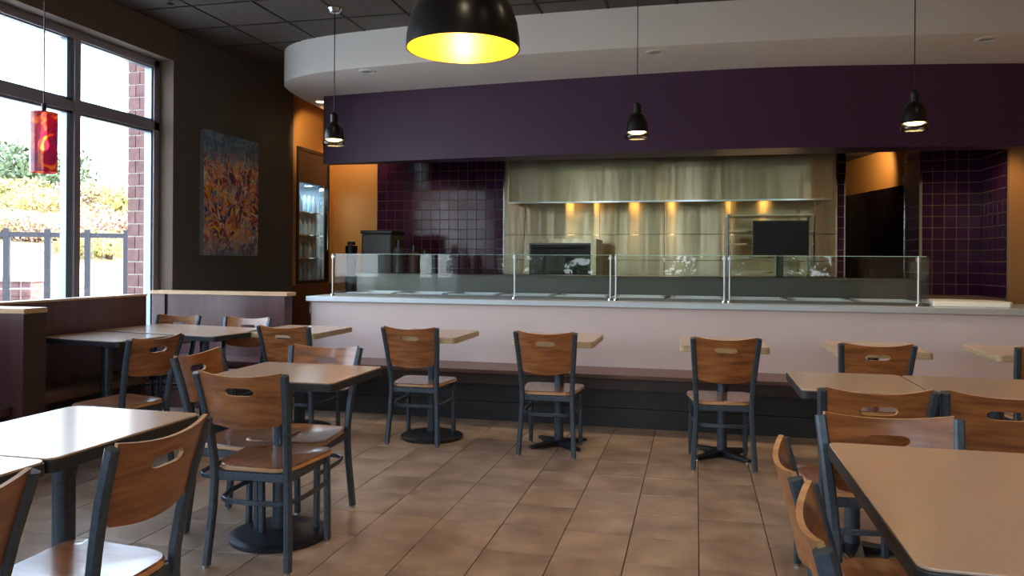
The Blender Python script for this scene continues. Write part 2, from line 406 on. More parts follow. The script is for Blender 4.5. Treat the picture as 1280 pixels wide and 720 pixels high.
# ---- back wall in sections
struct(box('wall_back_left', 'orange', WX - .3, -4.19, YB, YB + .2, 0, HC))
wt = struct(box('wall_back_tiled', 'pgrout', -4.19, -2.42, YB, YB + .2, 0, HC))
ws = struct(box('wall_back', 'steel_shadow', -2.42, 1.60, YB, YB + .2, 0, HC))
wn_ = struct(box('wall_back_pier', 'pgrout', 1.60, 1.69, YB, YB + .2, 0, HC))
wp = struct(box('wall_back_right', 'pgrout', 2.5, RX, YB, YB + .66, 0, HC))
TS = .128
tq = MB().prism([(-TS / 2 + .004, -TS / 2 + .004), (TS / 2 - .004, -TS / 2 + .004), (TS / 2 - .004, TS / 2 - .004), (-TS / 2 + .004, TS / 2 - .004)], 0, .007)
tproto = tq.build('tile', 'ptile', wt, bevel=.002); wtm = tproto.data
bpy.data.objects.remove(tproto)
def wall_tiles(parent, origin, udir, n, width, z0, z1, limit=300):
    # lay square tiles over a vertical plane; udir = horizontal unit direction, n = outward normal
    u = Vector(udir); nn = Vector(n); cnt = 0
    cols = round(width / TS); rows = round((z1 - z0) / TS); su = width / cols / TS; sz = (z1 - z0) / rows / TS
    for i in range(cols):
        for j in range(rows):
            c = Vector(origin) + u * (i + .5) * su * TS + Vector((0, 0, z0 + (j + .5) * sz * TS))
            jit = (random.uniform(-.006, .006), random.uniform(-.006, .006))
            zz = (nn + u * jit[0] + Vector((0, 0, jit[1]))).normalized(); xx = (u - zz * u.dot(zz)).normalized(); yy = zz.cross(xx)
            o = bpy.data.objects.new('tile', wtm); C.objects.link(o); o.parent = parent
            mw = Matrix((xx, yy, zz)).transposed().to_4x4(); mw.translation = c
            o.matrix_local = mw @ Matrix.Diagonal((su, sz, 1, 1))
            cnt += 1
wall_tiles(wt, (-4.19, YB, 0), (1, 0, 0), (0, -1, 0), 1.77, .92, 2.72)
wall_tiles(wn_, (1.60, YB, 0), (1, 0, 0), (0, -1, 0), .09, .92, 2.72)
wall_tiles(wp, (2.5, YB, 0), (1, 0, 0), (0, -1, 0), .62, .92, 2.72)
wall_tiles(wp, (2.5, YB, 0), (0, 1, 0), (-1, 0, 0), .66, .92, 2.72)
wall_tiles(wr, (RX, 8.82, 0), (0, 1, 0), (-1, 0, 0), .78, .92, 2.72)
box('tile_backing', 'pgrout', RX - .0015, RX + .01, 8.80, YB, .9, 2.75, wr)
# alcove with an angled wall: ochre above dark tile
A0 = Vector((2.5, YB + .66, 0)); A1 = Vector((2.11, 11.9, 0))
ad = (A1 - A0).normalized(); an = Vector((-ad.y, ad.x, 0)); L_ = (A1 - A0).length
if an.y > 0 or an.x > 0: an = -an
b = MB()
def awall(b, z0, z1, off=0):
    p = [A0 + an * off, A1 + an * off, A1 - an * .2, A0 - an * .2]
    b.prism([(q.x, q.y) for q in p], z0, z1)
awall(b, 0, HC)
wa = struct(b.build('wall_alcove', 'orange'))
b = MB(); awall(b, 0, 2.25, .012); b.build('tile_backing', 'black', wa)
tl = MB()
for i in range(int(L_ / .13)):
    for j in range(10):
        a = A0 + ad * (i * .13 + .004); c = A0 + ad * ((i + 1) * .13 - .004); z0 = .95 + j * .13
        p = [a + an * .012, c + an * .012, c + an * .018, a + an * .018]
        tl.prism([(q.x, q.y) for q in p], z0 + .004, z0 + .126)
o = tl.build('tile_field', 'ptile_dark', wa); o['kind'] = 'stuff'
struct(box('wall_alcove_back', 'dark_wall', 1.3, 2.4, 11.9, 12.0, 0, HC))
struct(box('wall_alcove_left', 'dark_wall', 1.49, 1.69, YB + .2, 11.95, 0, HC))
struct(box('ceiling_alcove', 'dark_wall', 1.3, RX, YB + .2, 12.0, 2.75, 2.85))
# kitchen ceiling, hidden above the purple fascia but lit by its downlights
struct(box('ceiling_kitchen', 'dark_wall', -4.0, RX, 7.98, YB, 2.72, 2.80))
# metal corner trims
k = 1
for (x, y, ww) in ((-4.19, YB - .012, .014), (-2.425, YB - .03, .02), (1.60, YB - .02, .018), (1.69, YB - .02, .014), (2.5, YB - .022, .03)):
    struct(box('trim_%d' % k, 'chrome', x - ww / 2, x + ww / 2, y, YB, .9, 2.72)); k += 1
struct(box('trim_6', 'chrome', RX - .02, RX + .0, 8.79, 8.81, .9, 2.5))
struct(box('trim_7', 'chrome', 2.488, 2.502, YB + .655, YB + .675, .9, 2.38))

# steel splash panels on the back wall
xs = [-2.42, -2.15, -1.18, -.38, .41, 1.36, 1.595]
for a, c in zip(xs, xs[1:]):
    for z0, z1 in ((.9, 1.30), (1.304, 1.62), (1.624, 2.70)):
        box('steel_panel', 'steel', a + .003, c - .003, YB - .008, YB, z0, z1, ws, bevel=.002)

# ---- white soffit with rounded end
fr = [(3.12, 6.95), (2.54, 6.85), (1.70, 6.73), (.58, 6.65), (-.5, 6.62), (-1.6, 6.635), (-2.67, 6.715), (-3.42, 6.81)]
def smooth_curve(p, n):
    out = []
    for i in range(len(p) - 1):
        p0 = p[max(i - 1, 0)]; p1 = p[i]; p2 = p[i + 1]; p3 = p[min(i + 2, len(p) - 1)]
        for t in [q / n for q in range(n)]:
            out.append(tuple(.5 * (2 * p1[k] + (p2[k] - p0[k]) * t + (2 * p0[k] - 5 * p1[k] + 4 * p2[k] - p3[k]) * t * t + (3 * p1[k] - p0[k] - 3 * p2[k] + p3[k]) * t ** 3) for k in (0, 1)))
    out.append(p[-1]); return out
ctr = smooth_curve(fr + [(-3.90, 6.95), (-4.22, 7.22), (-4.36, 7.62), (-4.44, 8.26), (-4.46, 8.9), (-4.46, 9.6)], 6)
b = MB(); b.prism(ctr + [(3.12, 9.6)], 3.128, HC)
sof = struct(b.build('soffit', 'soffit', smooth=True))
sof.name = 'ceiling_soffit'
# ---- curved purple fascia
pf = smooth_curve([(3.12, 7.95), (2.92, 7.90), (1.95, 7.73), (.66, 7.565), (-.58, 7.58), (-1.85, 7.655), (-3.0, 7.755), (-4.10, 7.86)], 5)
b = MB(); b.prism(pf + [(-4.10, 7.98), (3.12, 8.07)], 2.365, 3.128)
struct(b.build('wall_purple_fascia', 'purple', smooth=True))

# ================================================================== COUNTER
t = thing('service_counter', 'long pinkish white service counter with stainless steel edged top', 'counter', (-.1, 6.5, 0))
def at(o, f): 
    # build in world coordinates, then parent keeping place
    r = f(); r.parent = o; r.location = -Vector(o.location); return r
XL = -3.37
at(t, lambda: box('front_panel', 'white_wall', XL + .03, RX - .005, 6.19, 6.95, 0, .914))
at(t, lambda: box('countertop', 'steel_plain', XL, RX - .005, 6.15, 7.0, .915, .96, bevel=.004))
at(t, lambda: box('edge_trim', 'chrome', XL + .02, XL + .035, 6.182, 6.195, .3, .914))
# bench along the counter
t = thing('banquette_bench', 'dark walnut bench running along the foot of the white counter', 'bench', (-.1, 5.95, 0))
at(t, lambda: box('seat', 'bench', XL + .02, RX - .01, 5.76, 6.188, .398, .43, bevel=.005))
at(t, lambda: box('apron', 'apron', XL + .04, RX - .01, 5.84, 6.188, .305, .397))
at(t, lambda: box('base', 'tbar', XL + .05, RX - .01, 5.95, 6.188, 0, .304))
x = XL + .04
while x < RX - .1:
    x1 = min(x + 1.22, RX - .012)
    for z0, z1 in ((.0, .148), (.153, .303)):
        at(t, lambda: box('kick_panel', 'kick', x + .002, x1 - .002, 5.93, 5.949, z0, z1))
    x = x1

# glass sneeze guard
t = thing('sneeze_guard', 'low clear glass sneeze guard with chrome posts on the counter', 'glass guard', (-.8, 6.38, .96))
gy = 6.35
for a, c in ((-3.19, -1.515), (-1.50, -.68), (-.655, .225), (.255, 1.70)):
    at(t, lambda: box('pane', 'guard', a, c, gy, gy + .008, .985, 1.335))
    at(t, lambda: box('pane_edge', 'gedge', a, c, gy + .0005, gy + .0075, 1.3352, 1.339))
at(t, lambda: box('pane', 'guard', -3.197, -3.191, gy + .01, 6.92, .985, 1.335))
at(t, lambda: box('pane', 'guard', 1.715, 1.721, gy + .01, 6.92, .985, 1.335))
for x in (-3.205, -1.508, -.69, -.645, .222, .262, 1.64):
    at(t, lambda: MB().tube([(x, gy - .012, .961), (x, gy - .012, 1.34)], .0065, 10).build('post', 'steel_plain', smooth=True))
    at(t, lambda: box('clamp', 'chrome', x - .014, x + .014, gy - .014, gy + .016, 1.30, 1.325, bevel=.002))
    at(t, lambda: MB().lathe([(.0, .975), (.02, .975), (.022, .961), (0, .961)], x, gy - .012, 14).build('foot', 'chrome', smooth=True))
at(t, lambda: box('base_rail', 'steel_shadow', -3.2, 1.72, gy - .008, gy + .02, .961, .984))
# prep line behind the guard
t = thing('prep_line', 'dull steel food line standing behind the glass sneeze guard', 'food counter', (-.8, 6.9, 0))
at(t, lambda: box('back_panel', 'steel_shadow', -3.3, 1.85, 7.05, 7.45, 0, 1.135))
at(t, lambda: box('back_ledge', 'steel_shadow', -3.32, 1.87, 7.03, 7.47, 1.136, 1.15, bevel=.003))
for i in range(10):
    x = -3.15 + i * .49
    b = MB(); b.box(x, x + .44, 6.52, 6.55, .962, .985); b.box(x, x + .44, 6.92, 6.95, .962, .985); b.box(x, x + .03, 6.55, 6.92, .962, .985); b.box(x + .41, x + .44, 6.55, 6.92, .962, .985); b.box(x + .03, x + .41, 6.55, 6.92, .962, .966)
    at(t, lambda: b.build('food_pan', 'steel_plain'))
# rounded white board on the counter's right end
b = MB(); pts = [(1.74, 6.33), (2.26, 6.33), (2.30, 6.40), (2.30, 6.62), (2.22, 6.74), (2.0, 6.80), (1.84, 6.78), (1.75, 6.68)]
b.prism(pts, .961, 1.0)
t = b.build('serving_board', 'white', bevel=.006); tag(t, 'thick white board lying on the counter right of the sneeze guard', 'board')

# ================================================================== KITCHEN
t = thing('extractor_hood', 'wide stainless steel extractor hood above the kitchen back wall', 'range hood', (-.35, 9.1, 1.965))
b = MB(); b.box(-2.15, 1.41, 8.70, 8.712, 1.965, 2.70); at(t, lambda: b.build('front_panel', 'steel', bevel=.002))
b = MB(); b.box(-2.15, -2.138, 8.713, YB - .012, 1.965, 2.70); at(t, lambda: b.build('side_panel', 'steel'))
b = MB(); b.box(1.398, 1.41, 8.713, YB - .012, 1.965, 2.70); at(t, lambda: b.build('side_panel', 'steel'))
b = MB(); b.box(-2.137, 1.397, 8.715, YB - .012, 2.06, 2.07); at(t, lambda: b.build('filter_plate', 'steel_shadow'))
b = MB(); b.box(-2.15, 1.41, 8.69, 8.73, 1.955, 1.972); at(t, lambda: b.build('lip', 'chrome'))
HX = (-1.65, -1.30, -.80, -.33, .42, .85)
for x in HX:
    at(t, lambda: MB().lathe([(0, 2.058), (.05, 2.058), (.055, 2.03), (.04, 2.0), (0, 1.99)], x, 9.0, 14).build('hood_lamp', 'bulb_hood', smooth=True))
    l = bpy.data.lights.new('hood_light', 'SPOT'); l.energy = 6; l.color = (1, .80, .52); l.spot_size = R(150); l.spot_blend = .6; l.shadow_soft_size = .05
    lo = bpy.data.objects.new('hood_light', l); lo.location = (x, 9.0, 1.97); C.objects.link(lo)

# back prep tables
t = thing('steel_worktable', 'steel work table against the kitchen back wall', 'table', (-.4, 9.0, 0))
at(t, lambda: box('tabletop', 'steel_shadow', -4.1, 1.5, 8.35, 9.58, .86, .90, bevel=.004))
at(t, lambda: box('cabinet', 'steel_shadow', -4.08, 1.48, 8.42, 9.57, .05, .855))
# black oven
t = thing('countertop_oven', 'black glass fronted oven in a steel frame on the back worktable', 'oven', (-1.5, 8.6, .9))
at(t, lambda: box('body', 'steel_shadow', -1.93, -1.10, 8.62, 9.2, .901, 1.54, bevel=.006))
at(t, lambda: box('door', 'screen', -1.86, -1.17, 8.60, 8.618, 1.0, 1.47, bevel=.004))
b = MB(); b.box(-1.93, -1.87, 8.595, 8.619, .93, 1.54); b.box(-1.16, -1.10, 8.595, 8.619, .93, 1.54); b.box(-1.87, -1.16, 8.595, 8.619, 1.49, 1.54)
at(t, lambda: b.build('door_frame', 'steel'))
at(t, lambda: MB().tube([(-1.80, 8.57, 1.44), (-1.22, 8.57, 1.44)], .01, 8).build('handle', 'chrome', smooth=True))
# steel shelf rack
t = thing('steel_shelf_rack', 'stainless steel shelf rack standing behind the black monitor', 'shelving', (.75, 8.9, .9))
for x in (.335, 1.2):
    for y in (8.5, 8.95):
        at(t, lambda: MB().tube([(x, y, .901), (x, y, 1.80)], .012, 8).build('post', 'steel_shadow', smooth=True))
for z in (1.02, 1.18, 1.34, 1.48, 1.62, 1.79):
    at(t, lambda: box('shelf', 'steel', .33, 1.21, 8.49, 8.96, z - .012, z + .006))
for z in (1.03, 1.35, 1.49):
    pass
# monitor
t = thing('monitor', 'black flat order monitor on a stand behind the glass', 'monitor', (.815, 8.0, 1.15))
def tilt():
    b = MB(); b.box(.55, 1.08, 7.985, 8.02, 1.355, 1.70); return b.build('bezel', 'plastic', bevel=.006)
at(t, tilt)
at(t, lambda: box('screen', 'screen', .568, 1.062, 7.981, 7.9848, 1.375, 1.684))
at(t, lambda: box('stand', 'plastic', .78, .85, 8.021, 8.05, .93, 1.5, bevel=.004))
at(t, lambda: box('stand_base', 'plastic', .66, .97, 7.92, 8.14, .9, .925, bevel=.006))
t = thing('island_worktable', 'steel island table that carries the black monitor', 'table', (.8, 8.0, 0))
at(t, lambda: box('tabletop', 'steel_shadow', -.2, 1.5, 7.72, 8.3, .865, .899, bevel=.003))
for x in (-.15, 1.45):
    for y in (7.77, 8.25):
        at(t, lambda: box('leg', 'steel_shadow', x - .02, x + .02, y - .02, y + .02, 0, .864))
# left hand appliances on the worktable (y 8.6)
t = thing('beverage_urn', 'tall grey boxy drinks urn on the left of the back worktable', 'urn', (-3.75, 8.6, .9))
at(t, lambda: box('body', 'greyplastic', -3.95, -3.56, 8.55, 8.95, .901, 1.60, bevel=.02))
at(t, lambda: box('lid', 'plastic', -3.96, -3.55, 8.54, 8.96, 1.601, 1.64, bevel=.01))
at(t, lambda: MB().tube([(-3.75, 8.55, 1.08), (-3.75, 8.49, 1.08), (-3.75, 8.48, 1.03)], .012, 8).build('tap', 'chrome', smooth=True))
t = thing('blender_jug', 'black blender jug beside the grey drinks urn', 'blender', (-3.93, 8.4, .9))
at(t, lambda: MB().lathe([(0, .901), (.07, .901), (.075, 1.08), (.055, 1.12), (0, 1.12)], -4.03, 8.45, 16).build('motor_base', 'plastic', smooth=True))
at(t, lambda: MB().lathe([(0, 1.121), (.05, 1.121), (.075, 1.45), (0, 1.46)], -4.03, 8.45, 16).build('jug', 'plastic', smooth=True))
at(t, lambda: MB().lathe([(0, 1.461), (.05, 1.461), (.045, 1.50), (0, 1.505)], -4.03, 8.45, 16).build('lid', 'plastic', smooth=True))
for (x, y, h, r, m_, lb) in ((-3.44, 8.52, .62, .075, 'greyplastic', 'grey round canister right of the drinks urn, tallest of its row'), (-3.26, 8.55, .56, .07, 'brownplastic', 'brown round canister third from the drinks urn'), (-3.10, 8.50, .50, .065, 'plastic', 'short black canister at the right end of its row')):
    t = thing('canister', lb, 'canister', (x, y, .9), group='canisters on the back worktable')
    at(t, lambda: MB().lathe([(0, .901), (r, .901), (r, .9 + h * .8), (r * .8, .9 + h * .86), (0, .9 + h * .86)], x, y, 18).build('body', m_, smooth=True))
    at(t, lambda: MB().lathe([(0, .901 + h * .86), (r * .7, .901 + h * .86), (r * .6, .9 + h), (0, .9 + h)], x, y, 18).build('lid', 'plastic', smooth=True))

# drinks cooler let into the left wall
t = thing('drinks_cooler', 'glass fronted drinks cooler let into the ochre left wall', 'cooler', (WX, 9.02, .98))
b = MB(); b.box(WX - .62, WX - .60, 8.61, 9.44, .99, 2.69); b.box(WX - .6, WX - .06, 8.61, 8.63, .99, 2.69); b.box(WX - .6, WX - .06, 9.42, 9.44, .99, 2.69); b.box(WX - .6, WX - .06, 8.63, 9.42, .99, 1.01); b.box(WX - .6, WX - .06, 8.63, 9.42, 2.67, 2.69)
at(t, lambda: b.build('lining', 'cooler_in'))
b = MB(); b.box(WX - .05, WX + .02, 8.60, 8.64, .98, 2.70); b.box(WX - .05, WX + .02, 9.41, 9.45, .98, 2.70); b.box(WX - .05, WX + .02, 8.64, 9.41, .98, 1.02); b.box(WX - .05, WX + .02, 8.64, 9.41, 2.66, 2.70)
at(t, lambda: b.build('door_frame', 'black', bevel=.004))
at(t, lambda: box('header_panel', 'apron', WX - .05, WX + .01, 8.645, 9.405, 2.26, 2.655))
at(t, lambda: box('stile', 'chrome', WX - .04, WX + .025, 9.27, 9.30, 1.02, 2.26, bevel=.003))
at(t, lambda: box('glass_door', 'glass', WX - .03, WX - .02, 8.645, 9.405, 1.02, 2.26))
at(t, lambda: MB().tube([(WX + .03, 9.34, 1.4), (WX + .05, 9.34, 1.42), (WX + .05, 9.34, 1.9), (WX + .03, 9.34, 1.92)], .01, 8).build('handle', 'chrome', smooth=True))
for z in (1.30, 1.60, 1.90):
    at(t, lambda: box('shelf', 'chrome', WX - .58, WX - .08, 8.635, 9.415, z - .006, z + .006))
l = bpy.data.lights.new('cooler_light', 'AREA'); l.energy = 5; l.size = .5; l.size_y = .1; l.shape = 'RECTANGLE'; l.color = (.75, .9, 1)
lo = bpy.data.objects.new('cooler_light', l); lo.location = (WX - .2, 9.02, 2.24); C.objects.link(lo)
bproto = None
for zi, z in enumerate((1.012, 1.307, 1.607, 1.907)):
    for i in range(6):
        y = 8.72 + i * .12
        lb = 'bottle in the drinks cooler, ' + ['bottom', 'second lowest', 'second highest', 'top'][zi] + ' shelf, ' + ['nearest the camera', 'second from the near end', 'third from the near end', 'fourth from the near end', 'fifth from the near end', 'at the far end'][i]
        if bproto is None:
            bproto = MB().lathe([(0, 0), (.035, 0), (.037, .13), (.015, .18), (.014, .22), (0, .22)], 0, 0, 10).build('bottle', 'bottle', smooth=True); o = bproto
        else:
            o = bproto.copy(); C.objects.link(o)
        o.location = (WX - .15, y, z); tag(o, lb, 'bottle', 'bottles in the drinks cooler')

# ================================================================== PAINTING
t = thing('painting', 'large unframed canvas of orange and blue abstract brushwork on the charcoal wall', 'painting', (WX, 7.18, 1.32))
o = MB().box(.002, .048, -.485, .485, 0, 1.27).build('canvas_edge', 'steel_plain', t)
o.data.materials[0] = mat('canvas_side', (120, 128, 138), .7)
MB().box(.0482, .052, -.485, .485, 0, 1.27).build('painted_canvas', 'painting', t)
for ch in t.children: ch.location = (0, 0, 0)
# shift pattern origin so the material's Z runs 0..1.27
nn_ = M['painting'].node_tree.nodes
for q in nn_:
    if q.bl_idname == 'ShaderNodeMapRange': q.inputs[1].default_value = .12; q.inputs[2].default_value = 1.50

# ================================================================== BOOTHS
t = thing('booth_bench', 'dark burgundy high backed booth bench along the window', 'bench', (-4.2, 4.5, 0))
at(t, lambda: box('backrest', 'booth', -4.42, -4.30, 3.765, 5.27, 0, .985))
at(t, lambda: box('cap', 'cap', -4.425, -4.296, 3.765, 5.275, .986, 1.0))  # pale strip imitating daylight on the backrest's top surface
at(t, lambda: box('seat', 'booth_seat', -4.298, -3.93, 3.765, 4.86, .37, .43, bevel=.012))
at(t, lambda: box('base', 'tbar', -4.298, -4.0, 3.765, 4.85, 0, .369))
t = thing('booth_divider', 'burgundy booth end wall with pale cap at the left edge of the photo', 'partition', (-4.1, 3.68, 0))
at(t, lambda: box('panel', 'booth', -4.62, -3.775, 3.61, 3.76, 0, .962))
at(t, lambda: box('end_panel', 'apron', -3.774, -3.765, 3.605, 3.763, 0, .962))
at(t, lambda: box('cap', 'cap', -4.62, -3.755, 3.60, 3.764, .963, .993, bevel=.003))
t = thing('booth_bench', 'low booth seat in front of the burgundy end wall, cut by the photo edge', 'bench', (-4.0, 3.0, 0))
at(t, lambda: box('seat', 'booth', -4.30, -3.84, 1.9, 3.60, .37, .43, bevel=.012))
at(t, lambda: box('base', 'tbar', -4.30, -3.9, 1.9, 3.60, 0, .369))
at(t, lambda: box('backrest', 'booth', -4.42, -4.302, 1.9, 3.60, 0, .985))
t = thing('half_wall', 'burgundy half wall with pale wooden cap below the painting', 'partition', (-4.15, 6.05, 0))
at(t, lambda: box('panel', 'booth', -4.70, -3.50, 6.02, 6.11, 0, .962))
at(t, lambda: box('end_post', 'booth', -3.56, -3.49, 6.0, 6.13, 0, .963, bevel=.003))
at(t, lambda: box('end_post', 'booth', -4.83, -4.70, 6.0, 6.13, 0, .963, bevel=.003))
at(t, lambda: box('cap', 'cap', -4.845, -3.46, 5.985, 6.145, .964, .995, bevel=.003))
t = thing('wall_bench', 'low burgundy bench seat at the foot of the half wall', 'bench', (-4.1, 5.8, 0))
at(t, lambda: box('seat', 'booth', -4.7, -3.52, 5.66, 6.0, .385, .43, bevel=.01))
at(t, lambda: box('base', 'booth', -4.7, -3.54, 5.72, 6.0, 0, .384))

# ================================================================== TABLES
def rr(x0, x1, y0, y1, r=.03, n=7):
    out = []
    for cx, cy, a0 in ((x1 - r, y0 + r, -90), (x1 - r, y1 - r, 0), (x0 + r, y1 - r, 90), (x0 + r, y0 + r, 180)):
        for k in range(n + 1):
            a = R(a0 + 90 * k / n); out.append((cx + r * math.cos(a), cy + r * math.sin(a)))
    return out
def table(x0, x1, y0, y1, label, group, edge='tedge', base='round', rz=0, col=None, piv=None, top='table', baserz=0):
    cx, cy = (x0 + x1) / 2, (y0 + y1) / 2
    t = thing('dining_table', label, 'table', (cx, cy, 0), rz, group)
    hx_, hy_ = (x1 - x0) / 2, (y1 - y0) / 2
    th = .04
    MB().prism(rr(-hx_ + .003, hx_ - .003, -hy_ + .003, hy_ - .003), .757 - .006, .757).build('tabletop', top, t, smooth=True, bevel=.002)
    MB().prism(rr(-hx_, hx_, -hy_, hy_), .757 - th, .757 - .0062).build('edge_band', edge, t, smooth=True, bevel=.003)
    px, py = col or (0, 0)
    b = MB(); b.box(px - .13, px + .13, py - .13, py + .13, .757 - th - .012, .757 - th - .001)
    b.build('mounting_plate', 'black', t)
    MB().lathe([(0, .03), (.033, .03), (.033, .704), (0, .704)], px, py, 20).build('column', 'steel_dark', t, smooth=True)
    if base == 'round':
        MB().lathe([(0, .0), (.225, .0), (.225, .018), (.205, .026), (.19, .027), (.06, .042), (0, .042)], px, py, 40).build('base', 'black', t, smooth=True)
    else:
        for k in range(4):
            a = R(90 * k + baserz); d_ = Vector((math.cos(a), math.sin(a), 0)); n_ = Vector((-d_.y, d_.x, 0))
            b = MB(); o_ = Vector((px, py, 0))
            i0 = [o_ + n_ * .04, o_ + d_ * .235 + n_ * .018, o_ + d_ * .235 - n_ * .018, o_ - n_ * .04]
            zt_ = (.045, .022, .022, .045)
            bot = [(q.x, q.y, .006) for q in i0]; tp = [(q.x, q.y, z) for q, z in zip(i0, zt_)]
            n0 = len(b.v); b.v += bot + tp
            for q in ((3, 2, 1, 0), (4, 5, 6, 7), (0, 1, 5, 4), (1, 2, 6, 5), (2, 3, 7, 6), (3, 0, 4, 7)): b.f.append(q); b.m.append(0)
            fo = b.build('base_foot', 'black', t, bevel=.003)
            e_ = o_ + d_ * .22
            MB().lathe([(0, 0), (.014, 0), (.014, .006), (0, .006)], e_.x, e_.y, 10).build('glide', 'chrome', fo)
    return t
gF = 'light edged tables along the counter bench'
fl_lab = ['leftmost light edged bench table, beside the left end of the counter', 'light edged bench table behind the second chair of the counter row', 'light edged bench table behind the third chair of the counter row, centre of the photo', 'light edged bench table behind the blue-grey chair left of the long tan tables', 'light edged bench table behind the long pair of tan tables', 'light edged bench table cut off by the right edge of the photo']
for (x0, x1), lb, bs in zip(((-3.20, -2.63), (-2.13, -1.59), (-1.20, -.65), (-.10, .45), (.83, 1.37), (1.70, 2.25)), fl_lab, ('round', 'round', 'cross', 'cross', 'cross', 'cross')):
    table(x0, x1, 4.95, 5.56, lb, gF, edge='butcher', base=bs, baserz=45 if bs == 'cross' else 0)
table(-2.16, -1.51, 2.99, 3.54, 'square tan table on a round black base, left of the open floor', 'dark edged tables', col=(-.045, -.065))
table(-2.18, -1.65, 1.67, 2.30, 'glossy table in the left foreground reflecting the window', 'dark edged tables')
table(-2.18, -1.65, 1.03, 1.665, 'foreground table cut by the left photo edge, pushed against the glossy one', 'dark edged tables')
table(.38, 1.12, 1.46, 2.42, 'large tan table in the right foreground', 'dark edged tables', base='cross', col=(.10, .05))
table(.43, .94, 3.38, 3.95, 'left one of the two tan tables pushed together at the right', 'dark edged tables', base='cross')
table(.944, 1.56, 3.38, 3.95, 'right one of the two tan tables pushed together at the right', 'dark edged tables', base='cross')
z8 = R(-8)
table(-4.255, -3.53, 4.16, 4.62, 'near one of the two tables pushed together at the window booth', 'dark edged tables', rz=z8)
table(-4.27, -3.15, 4.66, 5.30, 'far one of the two tables pushed together at the window booth', 'dark edged tables', rz=z8, col=(.22, -.05))

